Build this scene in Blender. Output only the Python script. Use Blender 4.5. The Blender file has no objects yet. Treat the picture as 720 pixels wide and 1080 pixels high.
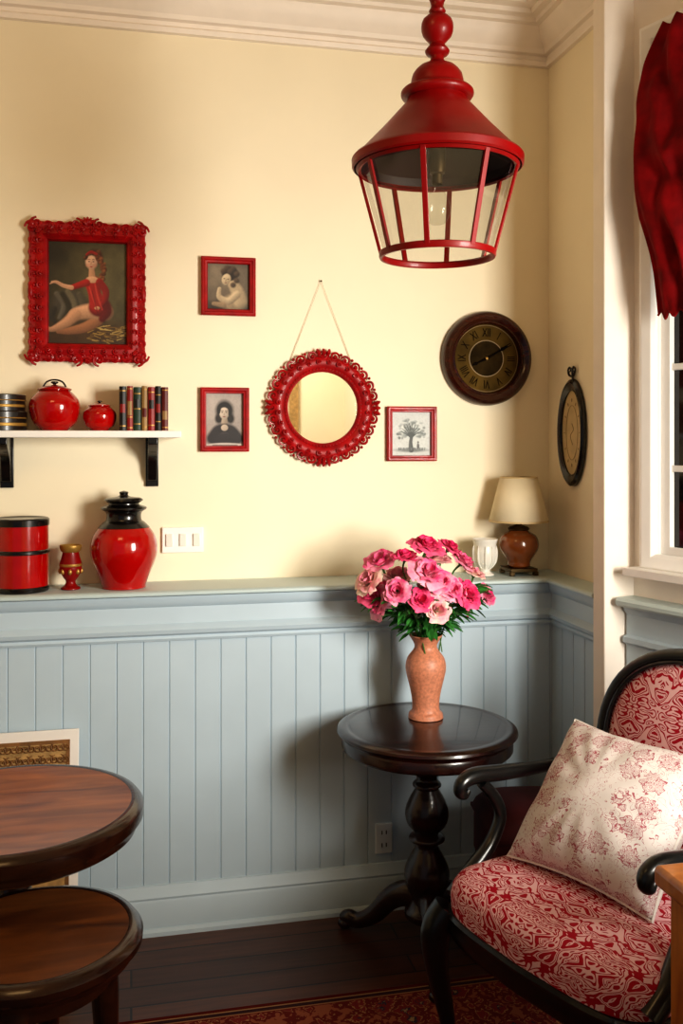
import bpy,bmesh,math,random
import numpy as np
from mathutils import Vector,Matrix,noise
random.seed(7)
S=bpy.context.scene; COL=S.collection
pi=math.pi
S.view_settings.view_transform='Standard'
for lk in ('Medium High Contrast','Standard - Medium High Contrast'):
    try:
        S.view_settings.look=lk; break
    except Exception as e: pass

# ------------------------------------------------------------ materials
def lin(h):
    h=h.lstrip('#'); o=[]
    for i in (0,2,4):
        c=int(h[i:i+2],16)/255
        o.append(c/12.92 if c<=.04045 else ((c+.055)/1.055)**2.4)
    return (*o,1)
def sc(c,k): return (min(c[0]*k,1),min(c[1]*k,1),min(c[2]*k,1),1)
def base(name,rough=.5,metal=0,coat=0,spec=.5):
    m=bpy.data.materials.new(name); m.use_nodes=True
    n=m.node_tree.nodes; b=n['Principled BSDF']
    b.inputs['Roughness'].default_value=rough; b.inputs['Metallic'].default_value=metal
    b.inputs['Coat Weight'].default_value=coat; b.inputs['Specular IOR Level'].default_value=spec
    return m,n,m.node_tree.links,b
def ramp(n,stops,const=False):
    r=n.new('ShaderNodeValToRGB'); e=r.color_ramp.elements
    if const: r.color_ramp.interpolation='CONSTANT'
    e[0].position=stops[0][0]; e[0].color=stops[0][1]
    e[1].position=stops[-1][0]; e[1].color=stops[-1][1]
    for p,c in stops[1:-1]:
        x=e.new(p); x.color=c
    return r
def coords(n,l,scale=(1,1,1),rot=(0,0,0)):
    t=n.new('ShaderNodeTexCoord'); mp=n.new('ShaderNodeMapping')
    mp.inputs['Scale'].default_value=scale; mp.inputs['Rotation'].default_value=rot
    l.new(t.outputs['Object'],mp.inputs['Vector']); return mp.outputs['Vector']
def bump(n,l,b,fac,strength,dist=.01):
    bp=n.new('ShaderNodeBump'); bp.inputs['Strength'].default_value=strength; bp.inputs['Distance'].default_value=dist
    l.new(fac,bp.inputs['Height']); l.new(bp.outputs['Normal'],b.inputs['Normal'])
def plain(name,hexc,rough=.5,metal=0,coat=0,var=.12,scale=12,bmp=0,spec=.5):
    m,n,l,b=base(name,rough,metal,coat,spec); c=lin(hexc)
    t=n.new('ShaderNodeTexNoise'); t.inputs['Scale'].default_value=scale; t.inputs['Detail'].default_value=4
    l.new(coords(n,l),t.inputs['Vector'])
    r=ramp(n,[(.3,sc(c,1-var)),(.7,sc(c,1+var))]); l.new(t.outputs['Fac'],r.inputs['Fac']); l.new(r.outputs['Color'],b.inputs['Base Color'])
    if bmp: bump(n,l,b,t.outputs['Fac'],bmp)
    return m
def wood(name,c1,c2,rough=.3,scale=(3,30,30),coat=.3):
    m,n,l,b=base(name,rough,0,coat)
    t=n.new('ShaderNodeTexNoise'); t.inputs['Scale'].default_value=1.5; t.inputs['Detail'].default_value=7; t.inputs['Distortion'].default_value=.6
    l.new(coords(n,l,scale),t.inputs['Vector'])
    r=ramp(n,[(.3,lin(c1)),(.7,lin(c2))]); l.new(t.outputs['Fac'],r.inputs['Fac']); l.new(r.outputs['Color'],b.inputs['Base Color'])
    bump(n,l,b,t.outputs['Fac'],.05)
    return m
def mth(n,l,op,a,bv,cv=None):
    x=n.new('ShaderNodeMath'); x.operation=op
    for i,q in enumerate((a,bv,cv)):
        if q is None: continue
        if isinstance(q,(int,float)): x.inputs[i].default_value=q
        else: l.new(q,x.inputs[i])
    return x.outputs[0]
def damask(name,kind,red,pink,period=.085,scale=13):
    """mirror-symmetric foliate damask: pale scrolling leaves on crimson"""
    m,n,l,b=base(name,.75,spec=.25); t=n.new('ShaderNodeTexCoord'); s=n.new('ShaderNodeSeparateXYZ'); l.new(t.outputs['Object'],s.inputs[0])
    if kind=='seat':
        A=mth(n,l,'SUBTRACT',mth(n,l,'ABSOLUTE',s.outputs[0],0),s.outputs[2]); B=mth(n,l,'ADD',s.outputs[1],s.outputs[2])
    else:
        A=s.outputs[0]; B=s.outputs[2]
    A=mth(n,l,'PINGPONG',mth(n,l,'ADD',A,period*20+(.44 if kind=='seat' else 0)),period)
    B=mth(n,l,'PINGPONG',mth(n,l,'ADD',B,3.0),.20)
    c=n.new('ShaderNodeCombineXYZ'); l.new(A,c.inputs[0]); l.new(B,c.inputs[1])
    t2=n.new('ShaderNodeTexNoise'); t2.inputs['Scale'].default_value=scale; t2.inputs['Detail'].default_value=.7; t2.inputs['Distortion'].default_value=2.8
    l.new(c.outputs[0],t2.inputs['Vector'])
    R,P=lin(red),lin(pink)
    r=ramp(n,[(0,R),(.31,P),(.39,R),(.45,P),(.505,R),(.545,P),(.60,R),(.655,P),(.72,R)],True)
    l.new(t2.outputs['Fac'],r.inputs['Fac'])
    l.new(r.outputs['Color'],b.inputs['Base Color'])
    bump(n,l,b,r.outputs['Color'],.12,.002)
    return m
def toile(name):
    m,n,l,b=base(name,.85,spec=.15); v=coords(n,l)
    vo=n.new('ShaderNodeTexVoronoi'); vo.inputs['Scale'].default_value=17; vo.inputs['Randomness'].default_value=.35; l.new(v,vo.inputs['Vector'])
    no=n.new('ShaderNodeTexNoise'); no.inputs['Scale'].default_value=42; no.inputs['Detail'].default_value=0; no.inputs['Distortion'].default_value=2.4; l.new(v,no.inputs['Vector'])
    n2=n.new('ShaderNodeTexNoise'); n2.inputs['Scale'].default_value=62; n2.inputs['Detail'].default_value=0; n2.inputs['Distortion'].default_value=1.8; l.new(v,n2.inputs['Vector'])
    d=mth(n,l,'ADD',vo.outputs['Distance'],mth(n,l,'MULTIPLY',no.outputs['Fac'],.55))
    mask=mth(n,l,'LESS_THAN',d,.66)
    ring=mth(n,l,'LESS_THAN',mth(n,l,'ABSOLUTE',mth(n,l,'SUBTRACT',d,.645),0),.024)
    line=mth(n,l,'GREATER_THAN',mth(n,l,'PINGPONG',n2.outputs['Fac'],.05),.033)
    f=mth(n,l,'MAXIMUM',mth(n,l,'MULTIPLY',mask,line),ring)
    sp=mth(n,l,'LESS_THAN',mth(n,l,'ABSOLUTE',mth(n,l,'SUBTRACT',no.outputs['Fac'],.60),0),.013)
    f=mth(n,l,'MAXIMUM',f,sp)
    mx=n.new('ShaderNodeMix'); mx.data_type='RGBA'; mx.inputs[6].default_value=lin('#E4DBD6'); mx.inputs[7].default_value=lin('#A02442')
    l.new(mth(n,l,'MULTIPLY',f,.85),mx.inputs[0]); l.new(mx.outputs[2],b.inputs['Base Color']); return m
def rugmat(name):
    m,n,l,b=base(name,.95,spec=.1); v=coords(n,l)
    vo=n.new('ShaderNodeTexVoronoi'); vo.feature='F1'; vo.distance='MANHATTAN'; vo.inputs['Scale'].default_value=17; vo.inputs['Randomness'].default_value=.75; l.new(v,vo.inputs['Vector'])
    no=n.new('ShaderNodeTexNoise'); no.inputs['Scale'].default_value=38; no.inputs['Distortion'].default_value=1.6; l.new(v,no.inputs['Vector'])
    f=mth(n,l,'ADD',mth(n,l,'MULTIPLY',vo.outputs['Distance'],.55),mth(n,l,'MULTIPLY',no.outputs['Fac'],.7))
    r=ramp(n,[(0,lin('#A08058')),(.40,lin('#3A3440')),(.48,lin('#7E2E2C')),(.66,lin('#A87650')),(.70,lin('#6A2622')),(.88,lin('#96563E'))],True)
    l.new(f,r.inputs['Fac'])
    s=n.new('ShaderNodeSeparateXYZ'); t=n.new('ShaderNodeTexCoord'); l.new(t.outputs['Object'],s.inputs[0])
    r2=ramp(n,[(0,lin('#5A1A14')),(.07,lin('#A87C54')),(.09,lin('#3C2428')),(.16,lin('#A0704C')),(.18,lin('#6A2622'))],True)
    d=mth(n,l,'MULTIPLY',mth(n,l,'SUBTRACT',.95,s.outputs[1]),5)
    l.new(d,r2.inputs['Fac'])
    mx=n.new('ShaderNodeMix'); mx.data_type='RGBA'
    l.new(mth(n,l,'LESS_THAN',d,.2),mx.inputs[0]); l.new(r.outputs['Color'],mx.inputs[6]); l.new(r2.outputs['Color'],mx.inputs[7])
    l.new(mx.outputs[2],b.inputs['Base Color']); bump(n,l,b,no.outputs['Fac'],.3,.004); return m
def floormat(name):
    m,n,l,b=base(name,.36,0,.1)
    v=coords(n,l)
    br=n.new('ShaderNodeTexBrick'); br.offset=.4; br.inputs['Scale'].default_value=1; br.inputs['Brick Width'].default_value=1.3; br.inputs['Row Height'].default_value=.09
    br.inputs['Mortar Size'].default_value=.003; br.inputs['Color1'].default_value=lin('#6A3C26'); br.inputs['Color2'].default_value=lin('#4C2818'); br.inputs['Mortar'].default_value=lin('#120805')
    l.new(v,br.inputs['Vector'])
    no=n.new('ShaderNodeTexNoise'); no.inputs['Scale'].default_value=2; no.inputs['Detail'].default_value=8; l.new(coords(n,l,(2,26,1)),no.inputs['Vector'])
    mx=n.new('ShaderNodeMix'); mx.data_type='RGBA'; mx.blend_type='MULTIPLY'; mx.inputs[0].default_value=.7
    r=ramp(n,[(.3,(.35,.35,.35,1)),(.7,(1,1,1,1))]); l.new(no.outputs['Fac'],r.inputs['Fac'])
    l.new(br.outputs['Color'],mx.inputs[6]); l.new(r.outputs['Color'],mx.inputs[7]); l.new(mx.outputs[2],b.inputs['Base Color'])
    bump(n,l,b,br.outputs['Fac'],.2,-.002); return m
def petal(name,c0,c1,ztop=.034):
    m,n,l,b=base(name,.6,spec=.2); s=n.new('ShaderNodeSeparateXYZ'); t=n.new('ShaderNodeTexCoord'); l.new(t.outputs['Object'],s.inputs[0])
    no=n.new('ShaderNodeTexNoise'); no.inputs['Scale'].default_value=38; l.new(t.outputs['Object'],no.inputs['Vector'])
    f=mth(n,l,'ADD',mth(n,l,'MULTIPLY',s.outputs[2],.8/ztop),mth(n,l,'MULTIPLY',mth(n,l,'SUBTRACT',no.outputs['Fac'],.5),1.3))
    r=ramp(n,[(.15,lin(c0)),(.85,lin(c1))]); l.new(f,r.inputs['Fac']); l.new(r.outputs['Color'],b.inputs['Base Color'])
    return m
def glass(name,refl=.05,tint=(.96,.96,.94,1),edge=.4):
    m,n,l,b=base(name,.02); 
    g=n.new('ShaderNodeBsdfGlossy'); g.inputs['Roughness'].default_value=.02
    tr=n.new('ShaderNodeBsdfTransparent'); tr.inputs[0].default_value=tint
    mx=n.new('ShaderNodeMixShader'); f=n.new('ShaderNodeLayerWeight'); f.inputs[0].default_value=.3
    l.new(mth(n,l,'ADD',mth(n,l,'MULTIPLY',mth(n,l,'POWER',f.outputs['Facing'],3),edge),refl),mx.inputs[0]); l.new(tr.outputs[0],mx.inputs[1]); l.new(g.outputs[0],mx.inputs[2])
    l.new(mx.outputs[0],n['Material Output'].inputs[0]); return m
def painted(name):
    m,n,l,b=base(name,.55); a=n.new('ShaderNodeAttribute'); a.attribute_name='paint'
    no=n.new('ShaderNodeTexNoise'); no.inputs['Scale'].default_value=160; no.inputs['Detail'].default_value=3; l.new(coords(n,l),no.inputs['Vector'])
    mx=n.new('ShaderNodeMix'); mx.data_type='RGBA'; mx.blend_type='MULTIPLY'; mx.inputs[0].default_value=.3
    l.new(a.outputs['Color'],mx.inputs[6])
    r=ramp(n,[(.3,(.6,.6,.6,1)),(.6,(1,1,1,1))]); l.new(no.outputs['Fac'],r.inputs['Fac']); l.new(r.outputs['Color'],mx.inputs[7])
    l.new(mx.outputs[2],b.inputs['Base Color']); return m

M={}
M['wall']=plain('wall_paint','#F7EBCF',.75,var=.025,scale=3,bmp=.03)
M['trimc']=plain('cream_trim','#F5EADD',.5,var=.03)
M['white']=plain('white_paint','#F6F3EE',.4,var=.03)
M['blue']=plain('blue_grey_paint','#BCCDD8',.45,var=.04,scale=4)
M['ledge']=plain('sage_blue_paint','#C0D0D0',.4,var=.04,scale=4)
M['ceil']=plain('ceiling_paint','#E6D6BC',.8,var=.02)
M['floor']=floormat('dark_floorboards')
M['red']=plain('glossy_red_glaze','#AC0605',.14,coat=.5,var=.15)
M['redf']=plain('red_lacquer','#9A080E',.42,coat=.08,var=.3,scale=30,spec=.3)
M['redp']=plain('red_enamel','#860606',.38,coat=.12,var=.15,spec=.3)
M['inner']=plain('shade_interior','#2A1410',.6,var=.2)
M['black']=plain('black_lacquer','#100D0C',.25,coat=.3)
M['ink']=plain('black_numeral_ink','#120C06',.9,spec=.05)
M['blackw']=plain('worn_black_paint','#0B0D0E',.3,coat=.25,var=.4,scale=30)
M['dwood']=wood('mahogany','#160805','#32130B',.26,coat=.25)
M['clockw']=wood('walnut_ring','#240B06','#451A0D',.22)
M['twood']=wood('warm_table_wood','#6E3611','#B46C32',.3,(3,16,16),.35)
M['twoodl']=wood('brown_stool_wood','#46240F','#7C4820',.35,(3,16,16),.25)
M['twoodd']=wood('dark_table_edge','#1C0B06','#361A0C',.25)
M['owood']=wood('honey_oak','#9A5218','#C87E34',.35,(25,25,3))
M['gold']=plain('aged_gilt','#A9823E',.45,metal=.5)
M['brass']=plain('dark_brass','#4A3A22',.4,metal=.8)
M['damS']=damask('seat_damask','seat','#B00524','#EEC0C2')
M['damB']=damask('back_damask','back','#B00524','#EEC0C2')
M['toile']=toile('toile_cotton')
M['rug']=rugmat('persian_wool')
M['maroon']=plain('maroon_velvet','#4A080B',.8,var=.2)
M['mirror']=plain('mirror_silver','#F2F2EE',.02,metal=1,var=.0)
M['glass']=glass('clear_glass',.09,(.93,.93,.91,1),.5)
M['dark']=plain('dark_window_glass','#17120E',.06,var=.5,scale=3)
M['curtain']=plain('red_drapery','#7A070C',.8,var=.4,scale=16,bmp=.3,spec=.15)
M['shade']=plain('cream_lampshade','#E6D8B8',.8,var=.04)
M['amber']=plain('amber_ceramic','#7E431C',.2,coat=.5,var=.3)
M['peach']=plain('speckled_peach_ceramic','#CC8668',.45,var=.22,scale=120,bmp=.05)
M['china']=plain('white_china','#ECE8DE',.25,coat=.3,var=.04)
M['plastic']=plain('ivory_plastic','#FBF9F2',.3,var=.01)
M['outlet']=plain('pale_outlet_plastic','#D5DCE0',.35,var=.01)
M['slot']=plain('socket_slot','#30302E',.5)
M['leaf']=plain('leaf_green','#347630',.5,var=.55,scale=30)
M['stem']=plain('stem_green','#3F6E2A',.5)
M['cord']=plain('hemp_cord','#C0AC86',.8)
M['rose1']=petal('rose_petal_magenta','#F56E98','#DC1460')
M['rose2']=petal('rose_petal_blush','#FBE6D2','#F38CAA')
M['rose3']=petal('rose_petal_pink','#F9B0C4','#E83C82')
M['clockf']=plain('aged_clock_face','#523F1A',.85,var=.55,scale=9,spec=.1)
M['clockd']=plain('dark_clock_centre','#2C200B',.85,var=.6,scale=16,spec=.1)
M['cream']=plain('cream_enamel','#C6AE80',.5,var=.14,scale=20)
M['sepiad']=plain('sepia_dark','#8A7450',.6,var=.2)
M['kraft']=plain('ornate_tan_print','#B08A54',.6,var=.35,scale=45)
M['pgr']=plain('printed_brown','#7A5228',.6,var=.35,scale=30)
M['mat']=plain('white_mount','#EFE9E2',.6,var=.03)
M['tin']=plain('dark_tin','#1C1610',.35,coat=.2)
M['pages']=plain('book_pages','#CDBB94',.8,var=.1,scale=90)
M['bulb']=glass('bulb_glass',.04,(.93,.93,.91,1))
M['paint']=painted('painted_surface')
BK=[plain('cover_green','#16301C',.5),plain('cover_tan','#9A7848',.5),plain('cover_red','#8A1210',.5),plain('cover_black','#1B1512',.5),plain('cover_oxblood','#5E1512',.5),plain('cover_brown','#3C2818',.5)]

# ------------------------------------------------------------ mesh builder
def cr(P,k):
    P=[tuple(p) for p in P]; out=[]
    for i in range(len(P)-1):
        p0=P[max(i-1,0)];p1=P[i];p2=P[i+1];p3=P[min(i+2,len(P)-1)]
        for j in range(k):
            t=j/k
            out.append(tuple(.5*((2*b)+(-a+c)*t+(2*a-5*b+4*c-d)*t*t+(-a+3*b-3*c+d)*t**3) for a,b,c,d in zip(p0,p1,p2,p3)))
    out.append(P[-1]); return out
class MB:
    def __init__(s): s.v=[];s.f=[];s.m=[];s.xf=Matrix();s.mi=0
    def add(s,vs,fs):
        b=len(s.v); s.v+=[tuple(s.xf@Vector(p)) for p in vs]
        for f in fs: s.f.append([b+i for i in f]); s.m.append(s.mi)
    def box(s,a,b):
        x0,y0,z0=a;x1,y1,z1=b
        s.add([(x0,y0,z0),(x1,y0,z0),(x1,y1,z0),(x0,y1,z0),(x0,y0,z1),(x1,y0,z1),(x1,y1,z1),(x0,y1,z1)],
              [(0,3,2,1),(4,5,6,7),(0,1,5,4),(1,2,6,5),(2,3,7,6),(3,0,4,7)])
    def lathe(s,prof,seg=40,c=(0,0,0),k=0,sx=1,sy=1):
        if k: prof=cr(prof,k)
        vs=[];fs=[]
        for r,z in prof:
            r=max(r,.0002)
            for i in range(seg):
                a=2*pi*i/seg; vs.append((c[0]+sx*r*math.cos(a),c[1]+sy*r*math.sin(a),c[2]+z))
        for j in range(len(prof)-1):
            for i in range(seg):
                fs.append((j*seg+i,j*seg+(i+1)%seg,(j+1)*seg+(i+1)%seg,(j+1)*seg+i))
        s.add(vs,fs)
    def ball(s,c,r,seg=12):
        if not isinstance(r,tuple): r=(r,r,r)
        n=max(6,seg//2+2); vs=[];fs=[]
        for j in range(n+1):
            t=pi*j/n
            for i in range(seg):
                a=2*pi*i/seg; q=max(math.sin(t),.004)
                vs.append((c[0]+r[0]*q*math.cos(a),c[1]+r[1]*q*math.sin(a),c[2]-r[2]*math.cos(t)))
        for j in range(n):
            for i in range(seg): fs.append((j*seg+i,j*seg+(i+1)%seg,(j+1)*seg+(i+1)%seg,(j+1)*seg+i))
        s.add(vs,fs)
    def tube(s,P,R,seg=10,k=6,closed=False,sq=1.0):
        if not isinstance(R,(list,tuple)): R=[R]*len(P)
        Q=[(*p,r) for p,r in zip(P,R)]
        if k: Q=cr(Q,k)
        pts=[Vector(q[:3]) for q in Q]; rr=[q[3] for q in Q]; n=len(pts)
        vs=[];fs=[]; up=None
        for i in range(n):
            if closed: t=pts[(i+1)%n]-pts[i-1]
            else: t=pts[min(i+1,n-1)]-pts[max(i-1,0)]
            if t.length<1e-9: t=Vector((0,0,1))
            t.normalize()
            if up is None:
                up=Vector((0,0,1)) if abs(t.z)<.9 else Vector((0,1,0))
            a=up-t*up.dot(t)
            if a.length<1e-6: a=Vector((1,0,0))-t*t.x
            a.normalize(); up=a; b=t.cross(a)
            for j in range(seg):
                w=2*pi*j/seg; vs.append(tuple(pts[i]+a*math.cos(w)*rr[i]+b*math.sin(w)*rr[i]*sq))
        for i in range(n if closed else n-1):
            for j in range(seg):
                i2=(i+1)%n
                fs.append((i*seg+j,i*seg+(j+1)%seg,i2*seg+(j+1)%seg,i2*seg+j))
        if not closed:
            fs.append(tuple(range(seg))); fs.append(tuple(range((n-1)*seg,n*seg)))
        s.add(vs,fs)
    def grid(s,fn,nu,nv,wrap=False):
        vs=[fn(i/nu,j/nv) for j in range(nv+1) for i in range(nu+1)]
        fs=[(j*(nu+1)+i,j*(nu+1)+i+1,(j+1)*(nu+1)+i+1,(j+1)*(nu+1)+i) for j in range(nv) for i in range(nu)]
        s.add(vs,fs)
    def rectring(s,w,h,prof,cx=0,cz=0):
        vs=[];fs=[];n=len(prof)
        for o,y in prof:
            for sx,sz in ((-1,-1),(1,-1),(1,1),(-1,1)): vs.append((cx+sx*(w/2-o),y,cz+sz*(h/2-o)))
        for j in range(n):
            j2=(j+1)%n
            for i in range(4): fs.append((j*4+i,j*4+(i+1)%4,j2*4+(i+1)%4,j2*4+i))
        s.add(vs,fs)
    def sweep(s,path,prof):
        vs=[];fs=[];n=len(path);k=len(prof)
        def nrm(a,b):
            d=Vector((b[0]-a[0],b[1]-a[1])).normalized(); return Vector((d.y,-d.x))
        for i,p in enumerate(path):
            if i==0: m=nrm(path[0],path[1])
            elif i==n-1: m=nrm(path[-2],path[-1])
            else:
                a=nrm(path[i-1],p);b=nrm(p,path[i+1]); m=(a+b); m=m/m.length; m=m/max(m.dot(a),.2)
            for o,z in prof: vs.append((p[0]+m.x*o,p[1]+m.y*o,z))
        for i in range(n-1):
            for j in range(k):
                j2=(j+1)%k; fs.append((i*k+j,i*k+j2,(i+1)*k+j2,(i+1)*k+j))
        fs.append(tuple(range(k))); fs.append(tuple(range((n-1)*k,n*k)))
        s.add(vs,fs)
    def scroll(s,c,ang,size,hand,r=.006,turn=1.35,y=0,bul=.6):
        P=[];R=[]
        for i in range(13):
            t=i/12; q=size*(1-.78*t); a=ang+hand*t*turn*2*pi
            P.append((c[0]+q*math.cos(a),y-.004*math.sin(pi*t),c[1]+q*math.sin(a))); R.append(r*(1-.45*t)*(.55+.45*min(1,t*5)))
        s.tube(P,R,6,2)
        s.ball((c[0],y-.003,c[1]),(r*1.1,r*1.1,r*1.1),8)
    def obj(s,name,mats,parent=None,bevel=0,smooth=38,sub=0,solid=0,label=None,loc=None,dbl=True):
        me=bpy.data.meshes.new(name); me.from_pydata(s.v,[],s.f)
        if not isinstance(mats,(list,tuple)): mats=[mats]
        for m in mats: me.materials.append(m)
        me.polygons.foreach_set('material_index',s.m); me.update()
        bm=bmesh.new(); bm.from_mesh(me)
        if dbl: bmesh.ops.remove_doubles(bm,verts=bm.verts,dist=.00003)
        bmesh.ops.recalc_face_normals(bm,faces=bm.faces); bm.to_mesh(me); bm.free()
        me.shade_smooth()
        if smooth: me.set_sharp_from_angle(angle=math.radians(smooth))
        o=bpy.data.objects.new(name,me); COL.objects.link(o)
        if parent: o.parent=parent
        if loc: o.location=loc
        if solid:
            q=o.modifiers.new('Solidify','SOLIDIFY'); q.thickness=solid; q.offset=0
        if bevel:
            q=o.modifiers.new('Bevel','BEVEL'); q.width=bevel; q.segments=3; q.limit_method='ANGLE'; q.angle_limit=.6
        if sub:
            q=o.modifiers.new('Subsurf','SUBSURF'); q.levels=sub; q.render_levels=sub
        if label: o['label']=label
        return o
def thing(name,label,cat,loc=(0,0,0),rz=0,group=None):
    e=bpy.data.objects.new(name,None); e.empty_display_size=.05; COL.objects.link(e)
    e.location=loc; e.rotation_euler=(0,0,rz); e['label']=label; e['category']=cat
    if group: e['group']=group
    return e
def struct(o): o['kind']='structure'; return o
def top(o,label,cat,group=None):
    o['label']=label;o['category']=cat
    if group:o['group']=group
    return o
FACE=Matrix.Rotation(pi/2,4,'X')

# ------------------------------------------------------------ brush painter for the framed pictures
class Paint:
    def __init__(s,x0,y0,x1,y1,d):
        s.nx=int((x1-x0)*d);s.ny=int((y1-y0)*d); s.b=(x0,y0,x1,y1)
        s.X,s.Y=np.meshgrid(np.linspace(x0,x1,s.nx),np.linspace(y0,y1,s.ny)); s.C=np.zeros((s.ny,s.nx,3)); s.rng=np.random.default_rng(5)
    def col(s,h): return np.array(lin(h)[:3])
    def fill(s,h): s.C[:]=s.col(h)
    def _put(s,q,nx,ny,h,soft,k,alpha):
        a=np.clip((1+soft-q)/(2*soft),0,1)*alpha
        f=1-k*np.clip(.35+.65*(nx*.6+ny*.75),0,1.2)
        s.C=s.C*(1-a[...,None])+(s.col(h)*f[...,None])*a[...,None]
    def ell(s,cx,cy,rx,ry,h,rot=0,soft=.12,k=.5,alpha=1):
        dx=s.X-cx;dy=s.Y-cy;c,q=math.cos(rot),math.sin(rot); u=(dx*c+dy*q)/rx;v=(-dx*q+dy*c)/ry
        s._put(np.sqrt(u*u+v*v),dx/rx,dy/ry,h,soft,k,alpha)
    def limb(s,P,R,h,soft=.15,k=.5,alpha=1):
        Q=cr([(*p,r) for p,r in zip(P,R)],6) if len(P)>2 else [(*p,r) for p,r in zip(P,R)]
        best=np.full(s.X.shape,1e9);NX=np.zeros_like(best);NY=np.zeros_like(best)
        for a,b in zip(Q[:-1],Q[1:]):
            dx,dy=b[0]-a[0],b[1]-a[1]; L=dx*dx+dy*dy+1e-9
            t=np.clip(((s.X-a[0])*dx+(s.Y-a[1])*dy)/L,0,1); r=a[2]+(b[2]-a[2])*t
            ex=s.X-(a[0]+dx*t);ey=s.Y-(a[1]+dy*t); q=np.sqrt(ex*ex+ey*ey)/r; m=q<best
            best=np.where(m,q,best);NX=np.where(m,ex/r,NX);NY=np.where(m,ey/r,NY)
        s._put(best,NX,NY,h,soft,k,alpha)
    def mott(s,amp,n=9):
        g=s.rng.random((n,n))
        yi=np.linspace(0,n-1.001,s.ny);xi=np.linspace(0,n-1.001,s.nx); y0=yi.astype(int);x0=xi.astype(int);fy=(yi-y0)[:,None];fx=(xi-x0)[None]
        fy=fy*fy*(3-2*fy);fx=fx*fx*(3-2*fx)
        G=g[y0][:,x0]*(1-fy)*(1-fx)+g[y0+1][:,x0]*fy*(1-fx)+g[y0][:,x0+1]*(1-fy)*fx+g[y0+1][:,x0+1]*fy*fx
        s.C*=(1+amp*(G-.5)*2)[...,None]
    def vig(s,k=.5):
        x0,y0,x1,y1=s.b; u=(s.X-(x0+x1)/2)/(x1-x0)*2;v=(s.Y-(y0+y1)/2)/(y1-y0)*2
        s.C*=(1-k*np.clip((u*u+v*v)/2,0,1))[...,None]
    def obj(s,name,w,h,y,parent):
        nx,ny=s.nx,s.ny; xs=np.linspace(-w/2,w/2,nx);zs=np.linspace(h/2,-h/2,ny)
        GX,GZ=np.meshgrid(xs,zs); V=np.stack([GX,np.full_like(GX,y),GZ],-1).reshape(-1,3)
        idx=np.arange(nx*ny).reshape(ny,nx); F=np.stack([idx[1:,:-1],idx[1:,1:],idx[:-1,1:],idx[:-1,:-1]],-1).reshape(-1,4)
        me=bpy.data.meshes.new(name); me.from_pydata(V.tolist(),[],F.tolist()); at=me.color_attributes.new('paint','FLOAT_COLOR','POINT')
        D=np.concatenate([np.clip(s.C,0,1).reshape(-1,3),np.ones((nx*ny,1))],1).astype(np.float32).ravel(); at.data.foreach_set('color',D)
        me.materials.append(M['paint']); me.update(); o=bpy.data.objects.new(name,me); COL.objects.link(o); o.parent=parent; return o

FZ=.06; CZ=3.05
# ------------------------------------------------------------ room shell
b=MB(); b.box((-1.7,-5.2,FZ-.05),(2.6,.1,FZ)); struct(b.obj('floor',M['floor']))
b=MB(); b.box((-1.7,-5.2,CZ),(2.6,.1,CZ+.05)); struct(b.obj('ceiling',M['ceil']))
b=MB(); b.box((-1.7,0,FZ),(1.53,.1,CZ)); struct(b.obj('wall_back',M['wall']))
b=MB(); b.box((1.43,-.56,FZ),(1.53,0,CZ)); struct(b.obj('wall_right',M['wall']))
b=MB(); b.box((-1.7,-2.4,FZ),(-1.6,0,CZ)); struct(b.obj('wall_left',M['wall']))
b=MB(); b.box((.3,-5.2,FZ),(2.6,-5.1,CZ)); struct(b.obj('wall_rear',M['wall']))
b=MB(); b.box((1.335,-.581,FZ),(1.6,-.512,CZ)); struct(b.obj('trim_1',M['trimc'],bevel=.004))
ex=Vector((.3102,-.9507,0)); CW=Matrix(((ex.x,-ex.y,0,1.429),(ex.y,ex.x,0,-.581),(0,0,1,0),(0,0,0,1)))
b=MB(); b.xf=CW
b.box((0,0,FZ),(.09,.12,CZ)); b.box((1.05,0,FZ),(1.3,.12,CZ)); b.box((.09,0,FZ),(1.05,.12,1.2)); b.box((.09,0,2.68),(1.05,.12,CZ))
struct(b.obj('wall_bay',M['trimc']))
ce=CW@Vector((1.3,0,0))
b=MB()
b.box((ce.x,-2.35,FZ),(ce.x+.1,ce.y,CZ)); b.box((ce.x,-3.7,FZ),(ce.x+.1,-2.35,.9)); b.box((ce.x,-3.7,2.6),(ce.x+.1,-2.35,CZ)); b.box((ce.x,-5.2,FZ),(ce.x+.1,-3.7,CZ))
struct(b.obj('wall_side',M['wall']))
w=struct(thing('window_1','white painted sash window with dark panes','window')); del w['category']
w.matrix_world=CW
b=MB()
fr=[(0,0),(0,-.022),(.012,-.028),(.04,-.022),(.05,-.01),(.05,.0)]
b.rectring(1.06,1.55,fr,.57,1.955)
b.box((.02,-.07,1.165),(1.12,0,1.188))
b.obj('casing',M['white'],w,bevel=.002)
b=MB(); b.rectring(.96,1.46,[(0,.01),(0,.05),(.028,.05),(.032,.01)],.57,1.95)
for z in (1.472,1.758,2.044,2.33): b.box((.12,.018,z-.009),(1.02,.045,z+.009))
for x in (.34,.57,.80): b.box((x-.009,.018,1.24),(x+.009,.045,2.66))
b.obj('sash',M['white'],w,bevel=.002)
b=MB(); b.box((.095,.03,1.225),(1.045,.036,2.67)); b.obj('window_pane',M['dark'],w)
w=struct(thing('window_2','white painted window casing','window')); del w['category']
b=MB(); b.xf=Matrix.Translation((ce.x,-3.025,1.75))@Matrix.Rotation(-pi/2,4,'Z')
b.rectring(1.45,1.8,[(0,0),(0,-.03),(.06,-.03),(.06,0)]); b.box((-.015,.02,-.85),(.015,.05,.85)); b.box((-.67,.02,-.015),(.67,.05,.015))
b.obj('sash',M['white'],w)
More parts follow.
